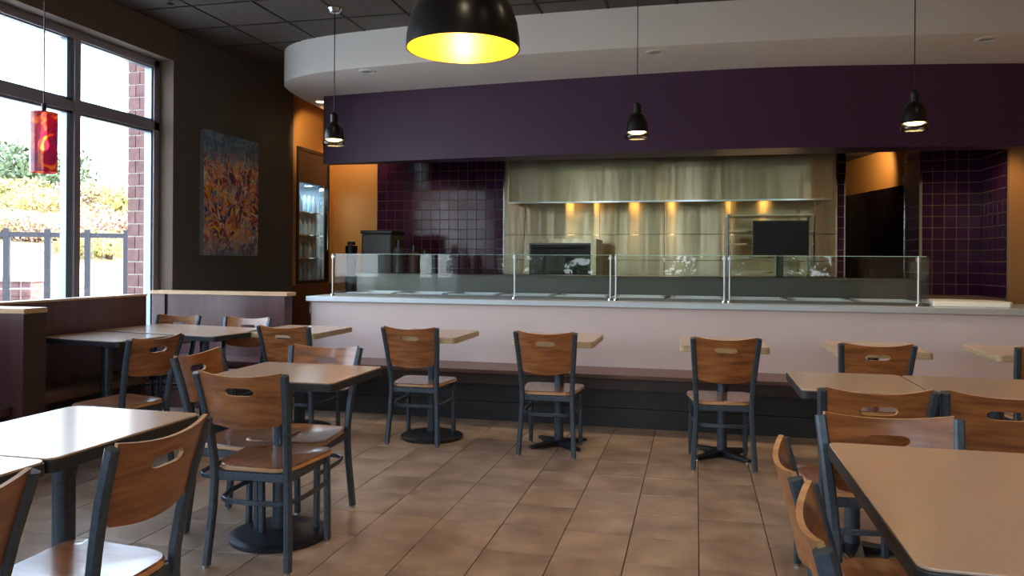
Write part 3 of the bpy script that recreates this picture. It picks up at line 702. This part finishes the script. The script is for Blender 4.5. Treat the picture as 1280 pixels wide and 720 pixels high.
# ================================================================== CHAIRS
def up_path(sx_):
    pts = [(.184, -.205, .012), (.180, -.195, .10), (.171, -.180, .25), (.166, -.175, .38), (.167, -.178, .45), (.173, -.195, .56), (.184, -.222, .69), (.195, -.262, .835)]
    return [(sx_ * x, y, z) for x, y, z in pts]
def yback(z):
    P_ = [(-.175, .40), (-.180, .47), (-.195, .56), (-.222, .69), (-.262, .835), (-.268, .86)]
    for (y0, z0), (y1, z1) in zip(P_, P_[1:]):
        if z <= z1: return y0 + (y1 - y0) * (z - z0) / (z1 - z0)
    return -.268
def make_chair(low=.552):
    t = thing('dining_chair', 'x', 'chair', group='bentwood and metal dining chairs')
    for s_ in (-1, 1):
        lg = MB().sweep(up_path(s_), .031, .032).build('rear_leg', 'steel_dark', t, smooth=True)
        MB().lathe([(0, 0), (.012, 0), (.014, .012), (0, .012)], s_ * .184, -.205, 8).build('glide', 'chrome', lg)
    for s_ in (-1, 1):
        lg = MB().sweep([(s_ * .176, .182, .012), (s_ * .176, .178, .2), (s_ * .174, .172, .402)], .028, .028).build('front_leg', 'steel_dark', t, smooth=True)
        MB().lathe([(0, 0), (.012, 0), (.014, .012), (0, .012)], s_ * .176, .182, 8).build('glide', 'chrome', lg)
    # seat frame ring (apron)
    b = MB(); ring = [(-.165, -.17), (.165, -.17), (.172, .0), (.17, .165), (-.17, .165), (-.172, 0)]
    for p, q in zip(ring, ring[1:] + ring[:1]):
        b.sweep([(p[0], p[1], .39), (q[0], q[1], .39)], .018, .038, side=(0, 0, 1) if False else ((q[1] - p[1]), -(q[0] - p[0]), 0))
    b.build('seat_frame', 'steel_dark', t, smooth=True)
    # seat: rounded, wider in front, slightly dished
    out = []
    def arc(cx, cy, r, a0, a1, n=5):
        for k in range(n + 1):
            a = R(a0 + (a1 - a0) * k / n); out.append((cx + r * math.cos(a), cy + r * math.sin(a)))
    arc(-.095, -.105, .075, 180, 270); arc(.095, -.105, .075, 270, 360)
    out[0] = (-.178, -.095); out[-1] = (.178, -.095)
    arc(.150, .150, .055, -5, 90); arc(-.150, .150, .055, 90, 185)
    n = len(out); b = MB(); rings = [(1.0, .412), (1.0, .428), (.975, .434), (.8, .431), (.45, .427), (0, .425)]
    bot = len(b.v)
    for sc, z in rings[:-1]: b.v += [(x * sc, (y - .02) * sc + .02, z) for x, y in out]
    b.v.append((0, .02, .425)); b.v += [(x * .97, (y - .02) * .97 + .02, .411) for x, y in out]
    for k in range(len(rings) - 2):
        for i in range(n):
            j = (i + 1) % n; b.f.append((k * n + i, k * n + j, k * n + n + j, k * n + n + i)); b.m.append(1 if k == 0 else 0)
    k = (len(rings) - 2) * n; c = (len(rings) - 1) * n
    for i in range(n): b.f.append((k + i, k + (i + 1) % n, c)); b.m.append(0)
    for i in range(n):
        j = (i + 1) % n; b.f.append((i, c + 1 + i, c + 1 + j, j)); b.m.append(1)
    b.f.append(tuple(c + 1 + i for i in range(n))); b.m.append(0)
    b.build('seat', ['wood_seat', 'ply'], t, smooth=True, angle=50)
    # stretcher ring: U from front legs round behind
    p = [(s_ * x, y, .278) for s_, x, y in ((-1, .176, .172), (-1, .180, .05), (-1, .176, -.06), (-1, .156, -.135), (-1, .115, -.168), (1, 0, -.176), (1, .115, -.168), (1, .156, -.135), (1, .176, -.06), (1, .180, .05), (1, .176, .172))]
    MB().sweep(p, .022, .011, side=(0, 0, 1)).build('stretcher', 'steel_dark', t, smooth=True)
    # bent plywood backrest with a hand slot
    sl, zc, sh = .068, .762, .0165
    ss = sorted(set([-.184, -.178, -.168, -.15, -.125, -.10, -.08] + [-sl * q for q in (1, .97, .9, .78, .55, .28)] + [0] + [sl * q for q in (1, .97, .9, .78, .55, .28)] + [.08, .10, .125, .15, .168, .178, .184]))
    T = .0065; b = MB(); nr = 11; cols = []
    def pos(x, z, off):
        q = x / .184; x = x * (.868 + .132 * (z - .55) / .29); y = yback(z) - .030 * (1 - q * q)
        dy = .030 * 2 * q / .184; nl = math.hypot(1, dy)
        return (x + off * dy / nl * -1, y + off / nl, z)
    for x in ss:
        q = abs(x) / .184
        top = .846 - .020 * (1 - q * q); bo = low + .022 * q * q
        if q > .9: bo += .028 * ((q - .9) / .1) ** 2
        h_ = sh * math.sqrt(max(0, 1 - max(0, (abs(x) / sl - .6) / .4) ** 2)) if abs(x) < sl else 0
        zs = [bo + (zc - h_ - bo) * k / 6 for k in range(7)] + [zc + h_ + (top - zc - h_) * k / 3 for k in range(4)]
        cols.append((x, zs, h_ > 0 or abs(abs(x) - sl) < 1e-6))
    base = 0
    for off in (T, -T):
        for x, zs, _ in cols: b.v += [pos(x, z, off) for z in zs]
    N = len(cols); K = 11
    def F(i, j, s_): return s_ * N * K + i * K + j
    for i in range(N - 1):
        slot = cols[i][2] and cols[i + 1][2]
        for j in range(K - 1):
            if j == 6:
                continue
            for s_ in (0, 1):
                q = (F(i, j, s_), F(i + 1, j, s_), F(i + 1, j + 1, s_), F(i, j + 1, s_)); b.f.append(q if s_ else q[::-1]); b.m.append(0)
        b.f.append((F(i, 0, 0), F(i + 1, 0, 0), F(i + 1, 0, 1), F(i, 0, 1))); b.m.append(1)
        b.f.append((F(i, K - 1, 0), F(i + 1, K - 1, 0), F(i + 1, K - 1, 1), F(i, K - 1, 1))); b.m.append(1)
        if slot:
            for j in (6, 7):
                b.f.append((F(i, j, 0), F(i + 1, j, 0), F(i + 1, j, 1), F(i, j, 1))); b.m.append(1)
    for i in (0, N - 1):
        for j in range(K - 1):
            if j != 6: b.f.append((F(i, j, 0), F(i, j + 1, 0), F(i, j + 1, 1), F(i, j, 1))); b.m.append(1)
    b.build('backrest', ['wood', 'ply'], t, smooth=True, angle=40)
    return t
protos = {}
CH = [(-2.74, 4.98, -3, 'chair at the leftmost bench table, beside the left end of the counter'),
      (-1.90, 5.16, 0, 'dark framed chair second from left in the row facing the counter, on bare floor'),
      (-.95, 5.10, 1, 'blue-grey framed chair near the centre of the photo facing the counter'),
      (.16, 5.05, 4, 'blue-grey framed chair facing the counter, right of the centre, feet on bare floor'),
      (.99, 4.95, 3, 'chair back rising behind the two long tan tables at the right'),
      (1.92, 4.99, 0, 'chair at the right photo edge in the row along the counter, only its post showing'),
      (.62, 3.27, 6, 'chair with its back to us at the left one of the paired tan tables'),
      (1.09, 3.29, -4, 'chair with its back to us at the right photo edge, at the paired tan tables'),
      (.585, 2.24, 184, 'chair facing us at the far side of the large right foreground table'),
      (.48, 1.93, -92, 'farther of the two side-on chairs at the left of the right foreground table'),
      (.48, 1.49, -95, 'nearer of the two side-on chairs at the left of the right foreground table'),
      (-1.80, 3.00, 2, 'large wooden backed chair in front of the square table with the round base'),
      (-2.12, 3.30, -87, 'side-on chair at the left of the square table, half behind the large chair'),
      (-1.91, 3.45, 181, 'chair facing us on the far side of the square table with round base'),
      (-3.36, 3.92, 83, 'chair pulled up to the booth tables, seat turned to the window'),
      (-1.655, 1.77, 92, 'side-on chair at the glossy left foreground table with oval slot showing'),
      (-1.665, 1.17, 92, 'nearest left foreground chair, cut by the left photo edge'),
      (-4.10, 5.14, 180, 'left one of two chairs behind the booth tables, tops against the half wall'),
      (-3.44, 5.10, 180, 'right one of two chairs behind the booth tables, tops against the half wall')]
for x, y, rz, lb in CH:
    low = .552 if y > 4.5 and x > -2.8 and abs(rz) < 20 else .602
    if low not in protos: protos[low] = c_ = make_chair(low)
    else: c_ = copy_tree(protos[low])
    c_.location = (x, y, 0); c_.scale = (1, 1, .985); c_.rotation_euler = (0, 0, R(rz)); c_['label'] = lb

# ================================================================== LAMPS
def point(name, loc, e_, col=(1, .8, .55), r=.03):
    l = bpy.data.lights.new(name, 'POINT'); l.energy = e_; l.color = col; l.shadow_soft_size = r
    o = bpy.data.objects.new(name, l); o.location = loc; C.objects.link(o); return o
# dome pendant
t = thing('dome_pendant', 'big black dome pendant lamp with glowing yellow lining', 'pendant lamp', (-.80, 2.56, 2.03))
prof = [(.200, 0), (.198, .04), (.190, .09), (.172, .14), (.142, .185), (.10, .22), (.05, .243), (.03, .25)]
MB().lathe(prof + [(.028, .247), (.048, .239), (.097, .215), (.138, .181), (.167, .137), (.185, .088), (.193, .04), (.196, 0)], 0, 0, 56, close=True).build('shade', ['lampblack'], t, smooth=True, angle=60)
ins = [(r - .0015, z) for r, z in [(.196, .001), (.193, .04), (.185, .088), (.167, .137), (.138, .181), (.097, .215), (.048, .239), (.0, .243)]]
MB().lathe(ins, 0, 0, 56).build('lining', 'gold', t, smooth=True)
MB().lathe([(0, .25), (.035, .25), (.035, .31), (.012, .33), (0, .33)], 0, 0, 20).build('socket_cap', 'lampblack', t, smooth=True)
MB().tube([(0, 0, .33), (0, 0, HC - 2.03 - .02)], .004, 8).build('cord', 'plastic', t)
MB().lathe([(0, HC - 2.03 - .03), (.06, HC - 2.03 - .025), (.06, HC - 2.03 - .005), (0, HC - 2.03 - .005)], 0, 0, 24).build('canopy', 'lampblack', t, smooth=True)
MB().lathe([(0, .14), (.02, .145), (.03, .165), (.03, .19), (.015, .22), (.012, .24), (0, .24)], 0, 0, 20).build('bulb', 'bulb', t, smooth=True)
point('dome_light', (-.80, 2.56, 2.10), 5, (1, .80, .45), .03)
# small bell pendants
def bell(x, y, z, label):
    t = thing('bell_pendant', label, 'pendant lamp', (x, y, z), group='small black bell pendants along the counter')
    MB().lathe([(.088, .045), (.086, .09), (.078, .14), (.060, .18), (.034, .20), (.031, .20), (.056, .176), (.074, .138), (.082, .09), (.084, .045)], 0, 0, 28, close=True).build('shade', 'lampblack', t, smooth=True, angle=60)
    MB().lathe([(0, .20), (.034, .20), (.034, .265), (.015, .285), (0, .285)], 0, 0, 20).build('socket_cap', 'lampblack', t, smooth=True)
    MB().lathe([(.087, .044), (.095, .03), (.098, .012), (.094, .0), (.092, .002), (.094, .013), (.091, .03), (.084, .044)], 0, 0, 28, close=True).build('glass_rim', 'lamp_glass', t, smooth=True)
    MB().lathe([(0, .035), (.05, .038), (.074, .055), (.07, .08), (0, .09)], 0, 0, 24).build('diffuser', 'bulb_soft', t, smooth=True)
    top = HC - z
    MB().tube([(0, 0, .285), (0, 0, top - .02)], .004, 6).build('cord', 'plastic', t)
    MB().lathe([(0, top - .04), (.045, top - .035), (.065, top - .005), (0, top - .005)], 0, 0, 20).build('canopy', 'chrome', t, smooth=True)
    l = bpy.data.lights.new('pendant_light', 'SPOT'); l.energy = 26; l.color = (1, .80, .56); l.spot_size = R(125); l.spot_blend = .7; l.shadow_soft_size = .05
    o = bpy.data.objects.new('pendant_light', l); o.location = (x, y, z + .02); C.objects.link(o)
bell(-3.08, 6.1, 2.285, 'leftmost small black bell pendant, before the left end of the purple wall')
bell(-.46, 6.1, 2.262, 'middle small black bell pendant, before the steel hood')
bell(1.52, 6.0, 2.245, 'rightmost small black bell pendant, before the purple wall')
# red glass pendant by the window
t = thing('glass_cylinder_pendant', 'red and purple mottled glass cylinder pendant hanging before the window', 'pendant lamp', (-3.50, 3.475, 1.757))
MB().lathe([(.066, 0), (.068, .33), (.064, .33), (.062, 0)], 0, 0, 28, close=True).build('shade', 'redglass', t, smooth=True, angle=60)
MB().lathe([(0, .325), (.064, .325), (.064, .332), (.012, .335), (.012, .38), (0, .38)], 0, 0, 20).build('top_cap', 'lampblack', t, smooth=True)
MB().lathe([(0, .12), (.02, .13), (.026, .155), (.015, .19), (.012, .325), (0, .325)], 0, 0, 16).build('bulb', 'bulb', t, smooth=True)
MB().tube([(0, 0, .38), (0, 0, HC - 1.757 - .01)], .0035, 6).build('cord', 'plastic', t)
point('red_pendant_light', (-3.5, 3.475, 1.90), 1.5, (1, .6, .3), .02)
# downlights in the soffit
for x, y, lit, lb in ((-3.13, 6.9, 0, 'leftmost round recessed downlight in the white soffit'), (-.36, 6.8, 0, 'recessed downlight in the white soffit near its middle'), (2.30, 6.98, 0, 'recessed downlight in the white soffit near the right edge'), (-4.26, 8.1, 1, 'glowing recessed downlight at the rounded left end of the soffit')):
    t = thing('downlight', lb, 'ceiling light', (x, y, 3.128), group='recessed downlights')
    MB().lathe([(.055, -.001), (.085, -.001), (.083, -.007), (.057, -.010)], 0, 0, 24, close=True).build('trim_ring', 'soffit', t, smooth=True)
    MB().lathe([(0, -.002), (.055, -.002), (.055, -.004), (0, -.004)], 0, 0, 20).build('lens', 'bulb_soft' if lit else 'steel_plain', t)
def spot(name, loc, tgt, e_, col, size, r=.04, blend=.6):
    l = bpy.data.lights.new(name, 'SPOT'); l.energy = e_; l.color = col; l.spot_size = R(size); l.spot_blend = blend; l.shadow_soft_size = r
    o = bpy.data.objects.new(name, l); o.location = loc; C.objects.link(o)
    o.rotation_euler = (Vector(tgt) - Vector(loc)).to_track_quat('-Z', 'Y').to_euler()
WARM = (1, .70, .38)
spot('soffit_spot', (-4.3, 8.3, 3.11), (-4.9, 9.2, 2.6), 20, WARM, 80)
spot('kitchen_spot_left', (-4.35, 9.2, 3.05), (-4.5, 9.6, 2.3), 13, WARM, 110)
spot('alcove_spot', (2.0, 10.5, 2.7), (2.4, 11.0, 2.4), 11, WARM, 110)
spot('kitchen_spot_middle', (-3.3, 8.9, 2.7), (-3.3, 9.3, 1.0), 10, WARM, 110)
spot('kitchen_spot_right', (2.6, 8.6, 2.7), (2.8, 8.9, 1.0), 14, WARM, 110)
for k_, (x, y, e_) in enumerate(((.75, 3.3, 26), (.95, 1.6, 20), (-.6, 3.6, 22), (-1.7, 3.9, 14), (-.3, 1.2, 20), (1.8, 4.6, 18), (-2.6, 5.0, 10))):
    t = thing('downlight', 'recessed downlight in the dark ceiling ' + ['above the left one of the paired tan tables', 'above the large right foreground table', 'above the open floor in the middle', 'above the square table with the round base', 'above the open floor nearest the camera', 'above the right end of the counter row', 'above the leftmost bench table'][k_], 'ceiling light', (x, y, HC), group='dining room downlights')
    MB().lathe([(.055, -.001), (.085, -.001), (.083, -.007), (.057, -.010)], 0, 0, 24, close=True).build('trim_ring', 'tbar', t, smooth=True)
    MB().lathe([(0, -.002), (.055, -.002), (.055, -.004), (0, -.004)], 0, 0, 20).build('lens', 'bulb_soft', t)
    spot('dining_spot', (x, y, HC - .03), (x, y, 0), e_ * 1.1, (1, .79, .55), 110, .05, .8)
# sprinkler
t = MB().lathe([(0, 0), (.012, 0), (.012, -.02), (.03, -.025), (.03, -.03), (0, -.03)], 0, 0, 14).build('sprinkler', 'chrome', smooth=True)
t.location = (-4.35, 5.6, HC - .001); tag(t, 'small sprinkler head on the dark ceiling near the window corner', 'sprinkler')

# ================================================================== OUTSIDE
struct(box('ground', 'ground', -60, 40, -3.72, 70, -.3, -.125))
struct(box('ground_front', 'asphalt', -60, 40, -45, -3.72, -.3, -.13))
# brick pier outside the window
pier = thing('brick_pier', 'red brick pier just outside the window corner', 'pillar', (-5.6, 6.6, -.12))
b = MB().box(-.105, .105, 0, .5, 0, 4.4); b.build('mortar_core', 'mortar', pier)
bricks = {}
for r_ in range(34):
    z = .06 + r_ * .125; odd = r_ % 2
    for xa, xb in (((-.105, .025), (.033, .105)) if odd else ((-.105, -.02), (-.012, .105))):
        key = ('f', round(xb - xa, 3))
        if key not in bricks: bricks[key] = MB().box(-(xb - xa) / 2, (xb - xa) / 2, -.012, 0, -.057, .057).build('brick', 'brick', pier, bevel=.003)
        o = inst('brick', bricks[key], pier, ((xa + xb) / 2, 0, z))
    for ya, yb in (((0, .24), (.25, .49)) if odd else ((0, .12), (.13, .37))):
        key = ('s', round(yb - ya, 3))
        if key not in bricks: bricks[key] = MB().box(0, .012, -(yb - ya) / 2, (yb - ya) / 2, -.057, .057).build('brick', 'brick', pier, bevel=.003)
        o = inst('brick', bricks[key], pier, (.105, (ya + yb) / 2, z))
for q in bricks.values(): bpy.data.objects.remove(q)
pier.location = (-5.372, 6.45, -.12)
# pale return wall beside the pier
# fence
fn = thing('metal_fence', 'dark metal fence with top rail beyond the window', 'fence', (-10, 11, -.12))
fdir = Vector((math.cos(R(28)), math.sin(R(28)), 0)); f0 = Vector((-11.2, 9.0, -.12))
def pt(x, y, d):   # a spot along a line of sight from the room, at distance d (real position outside)
    u = (x - 640) / 952; s_, c_ = math.sin(YAW), math.cos(YAW)
    return Vector((d * (-s_ + c_ * u), d * (c_ + s_ * u), H + (325.3 + .0074 * (x - 640) - y) * d / 952))
Pa, Pb = pt(8, 289, 13.2), pt(158, 294, 13.8)
zt = Pa.z; dirf = (Pb - Pa); dirf.z = 0; step = dirf.length / 3; dirf.normalize()
fb = Vector((Pa.x, Pa.y, 0)) - dirf * step * 4
fn.location = fb
ang = math.atan2(dirf.y, dirf.x); fn.rotation_euler = (0, 0, ang)
for i in range(11): box('post', 'rail', i * step - .045, i * step + .045, -.045, .045, -.12, zt + .06, fn)
box('top_rail', 'rail', -.2, 10.2 * step, -.03, .03, zt - .085, zt + .0, fn)
box('mid_rail', 'mesh_m', -.2, 10.2 * step, -.012, .012, zt * .42, zt * .42 + .03, fn)
b = MB(); x = 0
while x < 10 * step:
    b.box(x - .003, x + .003, -.003, .003, -.1, zt); x += .16
o = b.build('wire_bars', 'mesh_m', fn); o['kind'] = 'stuff'
# hillside
b = MB(); nx, ny = 44, 24
hv = Vector((-.75, .66, 0)); hs_ = Vector((.66, .75, 0))
HP = [(15.2, -.35), (16.6, -.16), (18, .5), (20, 1.5), (24, 2.2), (29, 2.75), (34, 2.9), (60, 3.0)]
def hill_h(x, y):
    t_ = x * hv.x + y * hv.y; q_ = x * hs_.x + y * hs_.y
    for (t0, h0), (t1, h1) in zip(HP, HP[1:]):
        if t_ <= t1: h = h0 + (h1 - h0) * max(0, (t_ - t0) / (t1 - t0)); break
    else: h = 3.0
    return h + .12 * math.sin(q_ * .7 + t_) * min(1, max(0, (t_ - 14) / 4))
for j in range(ny + 1):
    for i in range(nx + 1):
        t_ = 15.2 + (j / ny) ** 1.6 * 46; q_ = -45 + i * 90 / nx
        p_ = hv * t_ + hs_ * q_; b.v.append((p_.x, p_.y, hill_h(p_.x, p_.y)))
for j in range(ny):
    for i in range(nx):
        a = j * (nx + 1) + i; b.f.append((a, a + 1, a + nx + 2, a + nx + 1)); b.m.append(0)
o = struct(b.build('ground_hillside', 'hill', smooth=True))
# low brick pillars beyond the fence
for (px, d_, lb) in ((31, 16.5, 'low brick pillar beyond the fence, right of the left fence post'), (-6, 16.5, 'low brick pillar beyond the fence at the left photo edge')):
    q = pt(px, 330, d_ - 2.7); t = thing('brick_pillar', lb, 'pillar', (q.x, q.y, -.125), YAW, 'low brick pillars beyond the fence')
    MB().box(-.30, .30, -.30, .30, 0, .98).build('shaft', 'brick', t)
    for k in range(8):
        for i in range(3):
            MB().box(-.30 + i * .2 + (.0), -.30 + i * .2 + .19, -.312, -.3005, .01 + k * .12, .12 + k * .12).build('brick', 'brick', t) if k % 2 == 0 else MB().box(-.30 + i * .2 + .01, -.30 + i * .2 + .195, -.312, -.3005, .01 + k * .12, .12 + k * .12).build('brick', 'brick', t)
    MB().box(-.34, .34, -.34, .34, .981, 1.06).build('cap', 'mortar', t, bevel=.01)
def bush(loc, rx, rz_, m_, label, group, n=3600, trunk=False, seed=0):
    rnd = random.Random(seed); t = thing('bush' if not trunk else 'tree', label, 'bush' if not trunk else 'tree', loc, group=group)
    b = MB(); blobs = [(rnd.uniform(-.5, .5) * rx, rnd.uniform(-.5, .5) * rx, rnd.uniform(.35, .75) * rz_, rnd.uniform(.35, .6)) for _ in range(9)]
    for i in range(n):
        bx_, by_, bz_, rr_ = rnd.choice(blobs); d = Vector((rnd.gauss(0, 1), rnd.gauss(0, 1), rnd.gauss(0, 1))).normalized() * rnd.uniform(.75, 1.0)
        p = Vector((bx_ + d.x * rr_ * rx, by_ + d.y * rr_ * rx, max(.05, bz_ + d.z * rr_ * rz_ * .7)))
        a = Vector((rnd.gauss(0, 1), rnd.gauss(0, 1), rnd.gauss(0, 1))).normalized(); c = a.cross(d).normalized(); s_ = rnd.uniform(.5, 1) * (.05 if not trunk else .085) * (rx + rz_) / 2 * 1.1
        b.quad(p - a * s_, p + c * s_ * .6, p + a * s_, p - c * s_ * .6)
    b.build('foliage', m_, t)['kind'] = 'stuff'
    MB().tube([(0, 0, -.3), (.05, 0, rz_ * .3), (0, .05, rz_ * .6)], .05 * rx + .02, 7).build('stem', 'bark', t, smooth=True)
    return t
B = [(46, 226, 25, 1.9, 2.4, 'leaf_green', 'rounded grey-green bush at the skyline below the red pendant'),
     (18, 228, 26, 1.4, 1.8, 'leaf_yellow', 'yellow-green bush at the skyline at the left photo edge'),
     (78, 236, 25, 1.2, 1.5, 'leaf_green', 'smaller grey-green bush at the skyline beside the window mullion'),
     (10, 262, 21, 1.5, 1.3, 'leaf_yellow', 'yellow-green shrub on the slope above the left end of the fence'),
     (45, 268, 20, 1.4, 1.2, 'leaf_yellow', 'yellow shrub on the slope above the middle fence post'),
     (75, 270, 20, 1.3, 1.1, 'leaf_orange', 'orange shrub on the slope left of the mullion'),
     (122, 250, 23, 1.5, 1.3, 'leaf_pink', 'pinkish shrub at the skyline seen through the right pane'),
     (150, 254, 23, 1.4, 1.3, 'leaf_yellow', 'pale yellow shrub beside the brick pier'),
     (120, 274, 19, 1.3, 1.1, 'leaf_orange', 'orange shrub above the fence rail in the right pane'),
     (150, 276, 19, 1.2, 1.0, 'leaf_pink', 'faded pink shrub above the fence rail beside the brick pier'),
     (25, 280, 17.8, 1.2, .75, 'leaf_yellow', 'low yellowish shrub just above the fence rail between the two left posts'),
     (66, 280, 17.6, 1.2, .8, 'leaf_pink', 'low pinkish shrub just above the fence rail right of the second post'),
     (-8, 280, 17.8, 1.2, .8, 'leaf_pink', 'low pinkish shrub just above the fence rail at the left photo edge'),
     (135, 284, 17.4, 1.3, .7, 'leaf_yellow', 'low pale shrub just above the fence rail in the right pane'),
     (-30, 240, 24, 1.8, 2.0, 'leaf_green', 'green bush just outside the left photo edge')]
for k, (px, py, d_, rx, rz_, m_, lb) in enumerate(B[:-1]):
    q = pt(px, py, d_); bush((q.x, q.y, hill_h(q.x, q.y) - .15), rx, rz_, m_, lb, 'shrubs on the slope outside', seed=k + 3)
# trees outside the front windows (seen only as reflections)
for k, (x, y) in enumerate(((-7, -16), (-2.5, -18), (2, -15), (6.5, -17))):
    bush((x, y, -.12), 2.6, 4.6, 'leaf_green', ['leafy green tree outside the front windows, first from the left', 'leafy green tree outside the front windows, second from the left', 'leafy green tree outside the front windows, third from the left', 'leafy green tree outside the front windows, fourth from the left'][k], 'trees outside the front windows', n=1100, trunk=True, seed=40 + k)
for k in range(6):
    bush((-5.2 + k * 1.75, -6.0 - .3 * (k % 2), -.12), 1.05, 2.0, 'leaf_green', ['leafy hedge bush outside the front windows, ' + q for q in ('first from the left', 'second from the left', 'third from the left', 'third from the right', 'second from the right', 'first from the right')][k], 'hedge bushes outside the front windows', n=900, seed=70 + k)
